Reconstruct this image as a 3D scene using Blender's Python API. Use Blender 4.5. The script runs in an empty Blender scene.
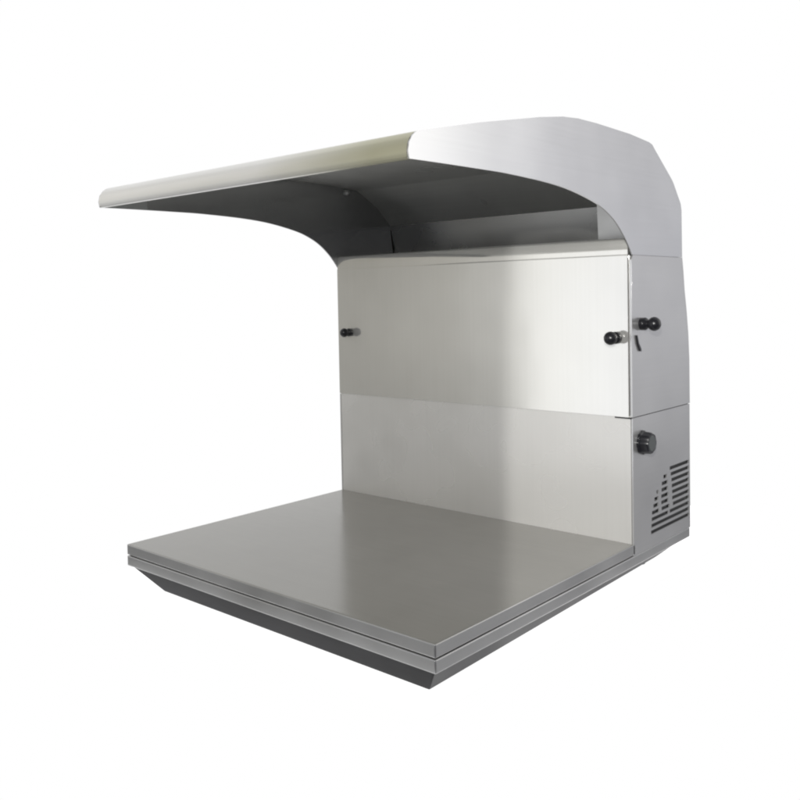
import bpy, bmesh, math, random
from mathutils import Vector, Matrix
random.seed(4)
S = bpy.context.scene
C = S.collection

# ---------------------------------------------------------------- materials
def new_mat(name):
    m = bpy.data.materials.new(name); m.use_nodes = True
    nt = m.node_tree
    return m, nt, nt.nodes['Principled BSDF']

def steel(name, col, rough=0.3, aniso=0.0, brush=(2, 2, 220), metallic=1.0,
          var=0.10, blot=0.10, tangent=(0, 0, 1), bump=0.01, spec=.5, wave=0.0):
    """brushed stainless: fine grain stretched along the rolling direction + soft smudges"""
    m, nt, b = new_mat(name)
    N, L = nt.nodes, nt.links
    tc = N.new('ShaderNodeTexCoord')
    mp = N.new('ShaderNodeMapping'); mp.inputs['Scale'].default_value = brush
    L.new(tc.outputs['Object'], mp.inputs['Vector'])
    g = N.new('ShaderNodeTexNoise'); g.inputs['Scale'].default_value = 1.0
    g.inputs['Detail'].default_value = 3.0
    L.new(mp.outputs[0], g.inputs['Vector'])
    s = N.new('ShaderNodeTexNoise'); s.inputs['Scale'].default_value = 4.5
    s.inputs['Detail'].default_value = 2.0; s.inputs['Roughness'].default_value = 0.6
    L.new(tc.outputs['Object'], s.inputs['Vector'])
    def mr(src, lo, hi):
        r = N.new('ShaderNodeMapRange')
        r.inputs['From Min'].default_value = 0.15; r.inputs['From Max'].default_value = 0.85
        r.inputs['To Min'].default_value = lo; r.inputs['To Max'].default_value = hi
        L.new(src, r.inputs['Value']); return r.outputs[0]
    f1 = mr(g.outputs['Fac'], 1 - var, 1 + var)
    f2 = mr(s.outputs['Fac'], 1 - blot, 1 + blot)
    mu = N.new('ShaderNodeMath'); mu.operation = 'MULTIPLY'
    L.new(f1, mu.inputs[0]); L.new(f2, mu.inputs[1])
    vm = N.new('ShaderNodeVectorMath'); vm.operation = 'SCALE'
    vm.inputs[0].default_value = col; L.new(mu.outputs[0], vm.inputs['Scale'])
    L.new(vm.outputs[0], b.inputs['Base Color'])
    r1 = mr(s.outputs['Fac'], rough * 0.7, rough * 1.3)
    L.new(r1, b.inputs['Roughness'])
    b.inputs['Metallic'].default_value = metallic
    b.inputs['Specular IOR Level'].default_value = spec
    if aniso:
        b.inputs['Anisotropic'].default_value = aniso
        t = N.new('ShaderNodeCombineXYZ')          # reflections smear along this direction
        for k, q in enumerate(tangent): t.inputs[k].default_value = q
        L.new(t.outputs[0], b.inputs['Tangent'])
    if bump:
        bp = N.new('ShaderNodeBump'); bp.inputs['Strength'].default_value = bump
        bp.inputs['Distance'].default_value = 0.002
        L.new(g.outputs['Fac'], bp.inputs['Height']); L.new(bp.outputs[0], b.inputs['Normal'])
    if wave:                                       # slight oil-canning of thin sheet
        wn = N.new('ShaderNodeTexNoise'); wn.inputs['Scale'].default_value = 5.0; wn.inputs['Detail'].default_value = 1.0
        L.new(tc.outputs['Object'], wn.inputs['Vector'])
        wb = N.new('ShaderNodeBump'); wb.inputs['Strength'].default_value = 1.0; wb.inputs['Distance'].default_value = wave
        L.new(wn.outputs['Fac'], wb.inputs['Height']); L.new(wb.outputs[0], b.inputs['Normal'])
    return m

M = {}
M['panel'] = steel('brushed steel front', (.70, .695, .672), .075, metallic=.60, brush=(140, 140, 2), var=.022, blot=.05, bump=0, wave=.0007)
M['panel_low'] = steel('brushed steel lower front', (.68, .672, .652), .26, metallic=.40, wave=.0007, brush=(140, 140, 2), var=.02, blot=.03, bump=0)
M['side'] = steel('satin steel side', (.56, .56, .562), .22, metallic=.6, brush=(2, 3, 140), var=.02, blot=.03, bump=0)
M['plate'] = steel('satin steel canopy end', (.60, .603, .612), .17, metallic=.8, brush=(2, 3, 140), var=.02, blot=.03, bump=0)
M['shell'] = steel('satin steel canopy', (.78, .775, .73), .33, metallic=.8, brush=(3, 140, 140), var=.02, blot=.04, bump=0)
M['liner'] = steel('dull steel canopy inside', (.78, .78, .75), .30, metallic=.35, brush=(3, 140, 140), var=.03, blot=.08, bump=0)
M['liner_mid'] = steel('dull steel canopy bend', (.80, .80, .76), .34, metallic=.3, brush=(3, 140, 140), var=.03, blot=.08, bump=0)  # same sheet; lighter tone of the bend facet put into colour
M['liner_rear'] = steel('dull steel canopy rear', (.34, .34, .33), .26, metallic=.75, brush=(3, 140, 140), var=.03, blot=.08, bump=0)  # same sheet; shade on the rear facet put into colour
M['liner_side'] = steel('dull steel end inside', (.13, .13, .115), .42, metallic=.6, brush=(3, 140, 140), var=.03, blot=.1, bump=0)  # same steel as outside, canopy shade put into its dark colour
M['top'] = steel('worktop steel', (.335, .33, .31), .20, metallic=.38, spec=.15, wave=.0005, brush=(3, 120, 3), var=.03, blot=.07, bump=0)
M['rim'] = steel('rim steel', (.40, .40, .40), .34, metallic=.8, brush=(3, 3, 140), var=.03, blot=.06, bump=0)
M['skirt'] = steel('dark underframe', (.034, .034, .036), .5, metallic=0, spec=.25, brush=(6, 6, 30), var=.25, blot=.6, bump=.02)  # dark floor reflected in the skirt is put into its colour
M['dark'] = steel('black inner frame', (.012, .012, .013), .6, metallic=0, var=.1, blot=.2)
M['screw'] = steel('bright steel fitting', (.8, .8, .78), .2, metallic=.6, var=.03, blot=.03)
m, nt, b = new_mat('black plastic')
N, L = nt.nodes, nt.links
nz = N.new('ShaderNodeTexNoise'); nz.inputs['Scale'].default_value = 60
cr = N.new('ShaderNodeValToRGB')
cr.color_ramp.elements[0].color = (.006, .006, .008, 1); cr.color_ramp.elements[1].color = (.014, .014, .018, 1)
L.new(nz.outputs['Fac'], cr.inputs[0]); L.new(cr.outputs[0], b.inputs['Base Color'])
b.inputs['Roughness'].default_value = .28
M['black'] = m

# added white ground sheet; its own emission keeps it white without shadow
m, nt, b = new_mat('white table')
N, L = nt.nodes, nt.links
nz = N.new('ShaderNodeTexNoise'); nz.inputs['Scale'].default_value = 3
cr = N.new('ShaderNodeValToRGB')
cr.color_ramp.elements[0].color = (.78, .78, .78, 1); cr.color_ramp.elements[1].color = (.82, .82, .82, 1)
L.new(nz.outputs['Fac'], cr.inputs[0]); L.new(cr.outputs[0], b.inputs['Base Color'])
b.inputs['Roughness'].default_value = .9
b.inputs['Specular IOR Level'].default_value = 0.0
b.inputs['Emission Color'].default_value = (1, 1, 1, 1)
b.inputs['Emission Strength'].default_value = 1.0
M['table'] = m

# ---------------------------------------------------------------- mesh helpers
def obj(name, bm, mat, parent=None, bevel=0.0, smooth=True, segs=2, sharp=28):
    bmesh.ops.recalc_face_normals(bm, faces=bm.faces)
    me = bpy.data.meshes.new(name); bm.to_mesh(me); bm.free()
    me.materials.append(mat)
    o = bpy.data.objects.new(name, me); C.objects.link(o)
    if parent: o.parent = parent
    if bevel:
        md = o.modifiers.new('bevel', 'BEVEL'); md.width = bevel; md.segments = segs
        md.limit_method = 'ANGLE'; md.angle_limit = math.radians(40); md.harden_normals = False
    if smooth:
        for p in me.polygons: p.use_smooth = True
        bmx = bmesh.new(); bmx.from_mesh(me)
        for e in bmx.edges:
            if len(e.link_faces) == 2 and e.calc_face_angle(0) > math.radians(sharp): e.smooth = False
        bmx.to_mesh(me); bmx.free()
    return o

def box(bm, x0, x1, y0, y1, z0, z1):
    v = [bm.verts.new((x, y, z)) for x in (x0, x1) for y in (y0, y1) for z in (z0, z1)]
    for f in ((0, 1, 3, 2), (4, 6, 7, 5), (0, 4, 5, 1), (2, 3, 7, 6), (0, 2, 6, 4), (1, 5, 7, 3)):
        bm.faces.new([v[i] for i in f])

def prism_x(bm, prof, x0, x1):
    """closed (y,z) outline swept along X"""
    a = [bm.verts.new((x0, y, z)) for y, z in prof]
    c = [bm.verts.new((x1, y, z)) for y, z in prof]
    n = len(prof)
    for i in range(n):
        j = (i + 1) % n
        bm.faces.new((a[i], a[j], c[j], c[i]))
    fs = [bm.faces.new(a), bm.faces.new(c[::-1])]
    bmesh.ops.triangulate(bm, faces=fs, ngon_method='EAR_CLIP')

def lathe(bm, prof, origin, axis, n=28, lobes=0, amp=0.0):
    """prof: (distance along axis, radius)"""
    ax = Vector(axis).normalized()
    u = Vector((0, 0, 1)); v = ax.cross(u)
    O = Vector(origin); rings = []
    for d, r in prof:
        ring = []
        for k in range(n):
            a = 2 * math.pi * k / n
            rr = r * (1 + (amp * math.cos(lobes * a) if lobes else 0))
            ring.append(bm.verts.new(O + ax * d + u * (rr * math.cos(a)) + v * (rr * math.sin(a))))
        rings.append(ring)
    for a, c in zip(rings, rings[1:]):
        for k in range(n):
            bm.faces.new((a[k], a[(k + 1) % n], c[(k + 1) % n], c[k]))
    bm.faces.new(rings[0][::-1]); bm.faces.new(rings[-1])

def smooth_line(pts, sub=5):
    out = []
    for i in range(len(pts) - 1):
        p0 = pts[max(i - 1, 0)]; p1 = pts[i]; p2 = pts[i + 1]; p3 = pts[min(i + 2, len(pts) - 1)]
        for s in range(sub):
            t = s / sub
            out.append(tuple(.5 * ((2 * b_) + (-a_ + c_) * t + (2 * a_ - 5 * b_ + 4 * c_ - d_) * t * t
                       + (-a_ + 3 * b_ - 3 * c_ + d_) * t ** 3) for a_, b_, c_, d_ in zip(p0, p1, p2, p3)))
    out.append(pts[-1]); return out

# ---------------------------------------------------------------- setting
GZ = -.098
bm = bmesh.new()
vs = [bm.verts.new(p) for p in ((-.1, -.06, GZ), (1.03, -.06, GZ), (1.03, 1.6, GZ), (-.1, 1.6, GZ))]
bm.faces.new(vs)
g = obj('ground', bm, M['table'], smooth=False); g['kind'] = 'structure'

# ---------------------------------------------------------------- the unit
root = bpy.data.objects.new('countertop_hood', None); C.objects.link(root)
root.location = (0, 0, GZ)
root['label'] = 'brushed stainless steel countertop hood with curved canopy over a square worktop'
root['category'] = 'countertop hood'
asm = root  # children are modelled in world coordinates and parented keeping their place
_parts = []
def part(name, bm, mat, parent=None, **k):
    o = obj(name, bm, mat, None, **k)
    _parts.append((o, parent or root)); return o

D = .763
# base ------------------------------------------------------------
bm = bmesh.new(); box(bm, 0, 1, 0, .774, -.0265, 0)
worktop = part('worktop', bm, M['top'], bevel=.0028, segs=3)
# rim is the same sheet; the fold's brighter look is put into colour
worktop.data.materials.append(M['rim'])
for p in worktop.data.polygons:
    if abs(p.normal.z) < .5: p.material_index = 1
bm = bmesh.new(); box(bm, .006, .994, .006, .78, -.0288, -.0266)
part('joint_strip', bm, M['dark'])
bm = bmesh.new(); box(bm, 0, 1, 0, 1.10, -.0545, -.0288)
part('base_tray', bm, M['rim'], bevel=.0025, segs=3)
bm = bmesh.new()
t = [(.006, .006, -.0545), (.992, .006, -.0545), (.992, 1.085, -.0545), (.006, 1.085, -.0545)]
u_ = [(.150, .008, -.091), (.978, .008, -.091), (.955, .98, -.091), (.150, .98, -.091)]
a = [bm.verts.new(p) for p in t]; c = [bm.verts.new(p) for p in u_]
for i in range(4): bm.faces.new((a[i], a[(i + 1) % 4], c[(i + 1) % 4], c[i]))
bm.faces.new(a); bm.faces.new(c)
under = part('underframe', bm, M['skirt'], bevel=.002)
for x, y in ((.21, .06), (.93, .06), (.93, .93), (.21, .93)):
    bm = bmesh.new()
    # small round rubber foot
    n = 20
    r0 = [bm.verts.new((x + .019 * math.cos(6.2832 * k / n), y + .019 * math.sin(6.2832 * k / n), GZ)) for k in range(n)]
    r1 = [bm.verts.new((x + .023 * math.cos(6.2832 * k / n), y + .023 * math.sin(6.2832 * k / n), -.0905)) for k in range(n)]
    for k in range(n): bm.faces.new((r0[k], r0[(k + 1) % n], r1[(k + 1) % n], r1[k]))
    bm.faces.new(r0); bm.faces.new(r1)
    part('foot', bm, M['black'])

# housing ---------------------------------------------------------
bm = bmesh.new(); prism_x(bm, [(.782, -.029), (1.0995, -.029), (1.0995, .47), (1.074, .555), (1.062, .61), (1.05, .65), (1.05, .702), (.782, .702)], .006, .9942)
part('inner_frame', bm, M['dark'])  # black core put in as the shade behind seams and slots
bm = bmesh.new(); prism_x(bm, [(1.0997, -.029), (1.1022, -.029), (1.1017, .480), (1.0999, .480)], .006, .9964)
prism_x(bm, [(1.0915, .4806), (1.099, .4806), (1.086, .56), (1.074, .615), (1.064, .665), (1.061, .6985), (1.052, .6985), (1.054, .665), (1.064, .615), (1.077, .56)], .006, .9943)
part('rear_panel', bm, M['side'], bevel=.0015)

seam1 = .3085
# side panels: rectilinear sheet with real slots in the lower one (right side)
ys0, ye = .7665, 1.103
def slot_list():
    out = []
    for k in range(10):
        z = .004 + .0160 * k
        if k == 0: out.append((z, .862, 1.0965))
        elif k == 1: out.append((z, .864, 1.0965))
        elif k == 2: out += [(z, .866, .965), (z, .972, 1.0965)]
        elif k == 3: out += [(z, .868, .910), (z, .924, .972), (z, .992, 1.0965)]
        elif k in (4, 5): out += [(z, .876 + .006 * (k - 4), .905), (z, .922, .965), (z, .988, 1.0965)]
        elif k == 6: out += [(z, .895, .906), (z, .924, .962), (z, .986, 1.0965)]
        elif k == 7: out += [(z, .926, .962), (z, .984, 1.0965)]
        elif k == 8: out += [(z, .936, .956), (z, .980, 1.0965)]
        elif k == 9: out += [(z, .974, 1.0965)]
    return out
SL = slot_list(); SH = .0092
def lower_side(x_in, x_out, slots):
    bm = bmesh.new()
    zs = {-.0285, seam1 - .0009}; yy = {ys0, ye}
    for z, a_, b_ in slots: zs |= {z, z + SH}; yy |= {a_, b_}
    zs = sorted(zs); yy = sorted(yy)
    hole = lambda y, z: any(a_ < y < b_ and z0 < z < z0 + SH for z0, a_, b_ in slots)
    vc = {}
    def V(x, y, z):
        k = (x, round(y, 5), round(z, 5))
        if k not in vc: vc[k] = bm.verts.new((x, y, z))
        return vc[k]
    full = {}
    for i in range(len(yy) - 1):
        for j in range(len(zs) - 1):
            full[i, j] = not hole((yy[i] + yy[i + 1]) / 2, (zs[j] + zs[j + 1]) / 2)
    for (i, j), f in full.items():
        if not f: continue
        y0, y1, z0, z1 = yy[i], yy[i + 1], zs[j], zs[j + 1]
        bm.faces.new((V(x_out, y0, z0), V(x_out, y1, z0), V(x_out, y1, z1), V(x_out, y0, z1)))
        bm.faces.new((V(x_in, y0, z0), V(x_in, y0, z1), V(x_in, y1, z1), V(x_in, y1, z0)))
        for (di, dj, p, q) in ((-1, 0, (y0, z0), (y0, z1)), (1, 0, (y1, z0), (y1, z1)), (0, -1, (y0, z0), (y1, z0)), (0, 1, (y0, z1), (y1, z1))):
            if not full.get((i + di, j + dj), False):
                bm.faces.new((V(x_in, *p), V(x_out, *p), V(x_out, *q), V(x_in, *q)))
    return bm
sideR = part('lower_side_panel', lower_side(.9965, 1.0, SL), M['side'], smooth=False)
sideL = part('lower_side_panel', lower_side(0.0, .0055, []), M['side'], smooth=False)
up = [(ys0, seam1 + .0009), (1.105, seam1 + .0009), (1.104, .43), (1.098, .50), (1.088, .56), (1.076, .615), (1.066, .665), (1.062, .7009), (.776, .7009), (ys0, .690)]
for x0, x1 in ((.9945, 1.0), (0, .0055)):
    bm = bmesh.new(); prism_x(bm, up, x0, x1)
    o = part('upper_side_panel', bm, M['side'], bevel=.0016)
    if x0 > .5: sideU = o

# front-facing panels of the housing
bm = bmesh.new(); box(bm, .0056, .9944, D + .004, D + .016, -.0005, seam1 + .004)
part('lower_back_panel', bm, M['panel_low'])
prof = [(D, seam1 + .001), (D, .694)] + smooth_line([(D, .700), (D + .0012, .7005), (D + .0018, .716), (D + .0035, .731), (D + .008, .740), (D + .024, .7435)], 4) + \
       [(D + .024, .738), (D + .014, .734), (D + .010, .72), (D + .009, seam1 + .001)]
bm = bmesh.new(); prism_x(bm, prof, .003, .9912)
back = part('back_panel', bm, M['panel'], bevel=.0009)
bm = bmesh.new(); box(bm, .955, .9985, D - .0012, D + .003, seam1 - .0022, seam1 + .0006)
part('catch_strip', bm, M['dark'], back)

bm = bmesh.new(); box(bm, .0056, .9944, D + .0095, D + .016, seam1 + .0045, .7)
part('panel_frame', bm, M['rim'])

def knob(x, y, z, axis, parent, s=1.0):
    bm = bmesh.new()
    pr = [(0, .0145), (.002, .0155), (.012, .0155), (.0155, .013), (.0175, .010), (.020, .0095), (.0215, .010)]
    for k in range(0, 11):
        a_ = -1.0 + k * (2.45 / 10)
        pr.append((.034 + .0165 * math.sin(a_), .0172 * math.cos(a_)))
    lathe(bm, [(d * s, r * s) for d, r in pr], (x, y, z), axis, 30)
    return part('knob', bm, M['black'], parent)
knob(.056, D, .503, (0, -1, 0), back, .82)
knob(.962, D, .502, (0, -1, 0), back, .95)
knob(1.0, .815, .534, (1, 0, 0), sideU, 1.0)

# lever of the side catch, hanging below the knob
bm = bmesh.new()
prism_x(bm, [(.783, .507), (.787, .508), (.794, .490), (.808, .474), (.808, .467), (.801, .468), (.789, .486)], 1.0005, 1.0045)
part('catch_lever', bm, M['black'], sideU, bevel=.001)

# control dial
bm = bmesh.new()
lathe(bm, [(0, .029), (.006, .029), (.008, .0265), (.023, .0255), (.027, .0235)], (1.0, .814, .243), (1, 0, 0), 48, 8, .035)
dial = part('control_dial', bm, M['black'], sideR)
bm = bmesh.new(); lathe(bm, [(.0271, .0195), (.0282, .0185)], (1.0, .814, .243), (1, 0, 0), 32)
m_cap = steel('grey dial cap', (.09, .10, .10), .45, metallic=.3, var=.03, blot=.05)
part('dial_cap', bm, m_cap, sideR)

# canopy ----------------------------------------------------------
outer = [(-.0445, .8435)] + smooth_line([(-.0475, .8465), (-.0488, .854), (-.0478, .864), (-.044, .874), (-.036, .884), (-.022, .8925), (.02, .902)], 4) + [ (.16, .932), (.366, .971),
         (.457, .985), (.52, .990), (.60, .991), (.765, .988), (.868, .981), (.886, .977), (.900, .967), (.998, .902), (1.010, .892), (1.054, .842), (1.059, .825), (1.061, .7015)]
inner = [(1.038, .7015), (1.034, .777), (1.017, .850), (.955, .905), (.862, .955), (.74, .963), (.5, .965), (.366, .949), (.16, .910), (.0, .876), (-.026, .866), (-.034, .852), (-.036, .8435)]
# olive reflection at the visor's right end, painted into the base colour
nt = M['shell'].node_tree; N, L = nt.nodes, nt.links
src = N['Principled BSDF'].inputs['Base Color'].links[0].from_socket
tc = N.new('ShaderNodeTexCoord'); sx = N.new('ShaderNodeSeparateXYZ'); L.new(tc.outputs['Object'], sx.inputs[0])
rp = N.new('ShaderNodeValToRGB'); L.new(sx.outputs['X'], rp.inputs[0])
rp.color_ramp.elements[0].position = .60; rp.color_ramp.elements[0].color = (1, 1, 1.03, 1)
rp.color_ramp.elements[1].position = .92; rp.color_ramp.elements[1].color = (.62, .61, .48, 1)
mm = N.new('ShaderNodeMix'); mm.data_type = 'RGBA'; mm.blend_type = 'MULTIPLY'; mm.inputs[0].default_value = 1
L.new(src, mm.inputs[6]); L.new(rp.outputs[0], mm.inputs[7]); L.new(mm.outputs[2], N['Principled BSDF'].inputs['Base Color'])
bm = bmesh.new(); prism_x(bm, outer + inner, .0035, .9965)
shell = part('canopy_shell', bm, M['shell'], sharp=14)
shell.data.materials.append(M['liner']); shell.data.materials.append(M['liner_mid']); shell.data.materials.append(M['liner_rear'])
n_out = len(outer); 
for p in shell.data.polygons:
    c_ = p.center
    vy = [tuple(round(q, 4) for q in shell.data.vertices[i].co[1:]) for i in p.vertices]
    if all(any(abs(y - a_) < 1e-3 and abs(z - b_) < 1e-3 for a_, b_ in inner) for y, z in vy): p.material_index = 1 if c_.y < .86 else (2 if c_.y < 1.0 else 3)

arc = smooth_line([(-.046, .8432), (.037, .8445), (.16, .8455), (.25, .8455), (.386, .841), (.49, .832), (.59, .814), (.645, .797), (.69, .775), (.73, .745), (.757, .718), (.770, .7015)], 6)
def resample(pts, n):
    d = [0]
    for p, q in zip(pts, pts[1:]): d.append(d[-1] + math.dist(p, q))
    out = []; j = 0
    for k in range(n):
        t = d[-1] * k / (n - 1)
        while j < len(d) - 2 and d[j + 1] < t: j += 1
        f = (t - d[j]) / (d[j + 1] - d[j])
        out.append((pts[j][0] + f * (pts[j + 1][0] - pts[j][0]), pts[j][1] + f * (pts[j + 1][1] - pts[j][1])))
    return out
NP = 90
lo_ = resample(arc, NP); hi_ = resample(outer[1:], NP)
# keep the corners of the outline exact
for cpt in outer[1:]:
    k = min(range(NP), key=lambda i: math.dist(hi_[i], cpt)); hi_[k] = cpt
def plate_bm(x0, x1):
    bm = bmesh.new()
    vs = [[bm.verts.new((x, *p)) for p in row] for x in (x0, x1) for row in (lo_, hi_)]
    a0, b0, a1, b1 = vs
    for i in range(NP - 1):
        bm.faces.new((a0[i], a0[i + 1], b0[i + 1], b0[i])); bm.faces.new((a1[i], b1[i], b1[i + 1], a1[i + 1]))
        bm.faces.new((a0[i], a1[i], a1[i + 1], a0[i + 1])); bm.faces.new((b0[i], b0[i + 1], b1[i + 1], b1[i]))
    bm.faces.new((a0[0], b0[0], b1[0], a1[0])); bm.faces.new((a0[-1], a1[-1], b1[-1], b0[-1]))
    return bm
for x0, x1 in ((.9967, 1.0), (0.0, .0033)):
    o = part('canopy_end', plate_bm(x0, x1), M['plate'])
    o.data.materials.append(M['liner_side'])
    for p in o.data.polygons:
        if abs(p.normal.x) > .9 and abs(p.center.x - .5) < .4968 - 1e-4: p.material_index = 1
    if x0 < .5: endL = o
    else: endR = o
# added pale patch: reflected brightness of the front corner put into colour
bm = bmesh.new(); prism_x(bm, [(-.034, .8462), (.085, .8472), (.080, .888), (.0, .874), (-.026, .864)], .0035, .0055)
part('corner_gusset', bm, steel('pale gusset steel', (.42, .43, .43), .4, metallic=.3, var=.02, blot=.04, bump=0), endL)
# made-up strip standing in for the bright reflection at the rear right
bm = bmesh.new(); prism_x(bm, [(.994, .868), (.997, .868), (1.0085, .705), (1.0055, .705)], .787, .9960)
part('inner_flange', bm, steel('pale flange steel', (.40, .40, .39), .22, metallic=.9, var=.02, blot=.04, bump=0), endR)
# lamp fitting
bm = bmesh.new(); lathe(bm, [(0, .010), (.004, .010), (.008, .008), (.011, .004)], (.0036, .812, .945), (1, 0, 0), 20)
part('bolt', bm, M['screw'], endL)

bpy.context.view_layer.update()
for o, p in _parts:
    o.parent = p
    o.matrix_parent_inverse = Matrix.Identity(4)
    if p is root: o.location = (0, 0, -GZ)

# ---------------------------------------------------------------- world: white behind, made-up bright and dark bands in front for reflections
W = bpy.data.worlds.new('World'); S.world = W; W.use_nodes = True
nt = W.node_tree; N, L = nt.nodes, nt.links
bg = N['Background']
tc = N.new('ShaderNodeTexCoord'); sp = N.new('ShaderNodeSeparateXYZ'); L.new(tc.outputs['Generated'], sp.inputs[0])
at = N.new('ShaderNodeMath'); at.operation = 'ARCTAN2'; L.new(sp.outputs['X'], at.inputs[0]); L.new(sp.outputs['Y'], at.inputs[1])
mr = N.new('ShaderNodeMapRange'); mr.inputs['From Min'].default_value = -math.pi; mr.inputs['From Max'].default_value = math.pi
L.new(at.outputs[0], mr.inputs['Value'])
cr = N.new('ShaderNodeValToRGB'); L.new(mr.outputs[0], cr.inputs[0])
RAMP = [(0, .30, .31, .33), (.045, .35, .36, .40), (.060, 1.0, 1.02, 1.1), (.0725, 1.38, 1.4, 1.46), (.080, 1.5, 1.52, 1.55), (.0908, 1.42, 1.42, 1.4), (.0918, 1.0, .995, .97),
        (.105, .68, .665, .62), (.125, .43, .415, .37), (.150, .62, .62, .59), (.175, 1.15, 1.15, 1.17), (.235, .9, .9, .9), (.25, 1, 1, 1),
        (.500, 1, 1, 1), (.520, .66, .665, .70), (.572, .72, .725, .77), (.587, .85, .855, .91), (.602, 1.45, 1.45, 1.5), (.613, 2.3, 2.3, 2.3), (.66, 1.8, 1.8, 1.8), (.70, .35, .35, .37), (1, .30, .31, .33)]
el = cr.color_ramp.elements
while len(el) > 1: el.remove(el[-1])
el[0].position = 0; el[0].color = (*RAMP[0][1:], 1)
for r in RAMP[1:]:
    e = el.new(r[0]); e.color = (*r[1:], 1)
er = N.new('ShaderNodeValToRGB')                    # made-up darker bands low and high in front, for reflections
zm = N.new('ShaderNodeMapRange'); zm.inputs['From Min'].default_value = -1; L.new(sp.outputs['Z'], zm.inputs['Value']); L.new(zm.outputs[0], er.inputs[0])
ee = er.color_ramp.elements
ee[0].position = .38; ee[0].color = (.32,) * 3 + (1,); ee[1].position = .9; ee[1].color = (.6,) * 3 + (1,)
for p_, v_ in ((.47, .82), (.50, .95), (.60, 1.0), (.75, .9)):
    e = ee.new(p_); e.color = (v_, v_ * (1 if p_ < .58 else .985), v_ * (1 if p_ < .58 else .95), 1)
mk = N.new('ShaderNodeValToRGB'); L.new(mr.outputs[0], mk.inputs[0]); mk.color_ramp.interpolation = 'LINEAR'
me_ = mk.color_ramp.elements
me_[0].position = 0; me_[0].color = (0, 0, 0, 1); me_[1].position = .25; me_[1].color = (1, 1, 1, 1)
for p_, v_ in ((.055, 0), (.06, .95), (.0908, .95), (.0918, 0), (.235, 0), (.497, 1), (.515, 0)):
    e = me_.new(p_); e.color = (v_, v_, v_, 1)
mx = N.new('ShaderNodeVectorMath'); mx.operation = 'MAXIMUM'; L.new(er.outputs[0], mx.inputs[0]); L.new(mk.outputs[0], mx.inputs[1])
ml = N.new('ShaderNodeVectorMath'); ml.operation = 'MULTIPLY'; L.new(cr.outputs[0], ml.inputs[0]); L.new(mx.outputs[0], ml.inputs[1])
L.new(ml.outputs[0], bg.inputs['Color']); bg.inputs['Strength'].default_value = 1.0

def area(name, loc, target, size, size_y, power, col=(1, 1, 1)):
    l = bpy.data.lights.new(name, 'AREA'); l.shape = 'RECTANGLE'; l.size = size; l.size_y = size_y; l.energy = power; l.color = col
    o = bpy.data.objects.new(name, l); C.objects.link(o); o.location = loc
    o.rotation_euler = (Vector(target) - Vector(loc)).to_track_quat('-Z', 'Y').to_euler()
    return o
area('room_light', (2.0, -3.2, 1.5), (.5, .7, .3), 1.8, 1.4, 42, (1, .98, .94))  # unseen lamp, added as diffuse fill for the back panel

def spot(name, loc, az0, az1, el0, el1, power, blend, rad):
    # tall patch of light between two azimuths and two elevations
    l = bpy.data.lights.new(name, 'SPOT'); l.energy = power
    l.spot_blend = blend; l.shadow_soft_size = rad; l.color = (1, .99, .96)
    w, h = (az1 - az0), (el1 - el0)
    l.spot_size = w
    o = bpy.data.objects.new(name, l); C.objects.link(o); o.location = loc
    a, e = (az0 + az1) / 2, (el0 + el1) / 2
    d = Vector((math.sin(a) * math.cos(e), math.cos(a) * math.cos(e), math.sin(e)))
    o.rotation_euler = d.to_track_quat('-Z', 'Y').to_euler()
    o.scale = (1, math.tan(h / 2) / math.tan(w / 2), 1)
    return o
spot('window_light', (1.95, -1.25, .95), -.577, -.10, -.95, .60, 135, .09, .025)  # unseen spot near the camera, added to throw the bright vertical streak

# ---------------------------------------------------------------- camera
yaw, pit, rol = -0.7246, -0.0371, -0.019
cy, sy, cp, spn = math.cos(yaw), math.sin(yaw), math.cos(pit), math.sin(pit)
fwd = Vector((sy * cp, cy * cp, spn)); rt = Vector((cy, -sy, 0)); upv = rt.cross(fwd)
c, s = math.cos(rol), math.sin(rol)
r2 = c * rt + s * upv; u2 = -s * rt + c * upv
cam = bpy.data.cameras.new('camera'); co = bpy.data.objects.new('camera', cam); C.objects.link(co)
mw = Matrix((( r2.x, u2.x, -fwd.x, 1.9429), (r2.y, u2.y, -fwd.y, -1.1525), (r2.z, u2.z, -fwd.z, 0.6116), (0, 0, 0, 1)))
co.matrix_world = mw
cam.sensor_width = 36; cam.lens = 859.5877 / 800 * 36
cam.shift_x = (400 - 396.1846) / 800; cam.shift_y = -(400 - 328.5915) / 800
cam.clip_start = .01; cam.clip_end = 200
S.camera = co
S.view_settings.view_transform = 'Standard'; S.view_settings.look = 'None'
S.view_settings.exposure = 0; S.view_settings.gamma = 1
S.render.film_transparent = False
S.cycles.use_denoising = True
S.cycles.filter_width = 2.2
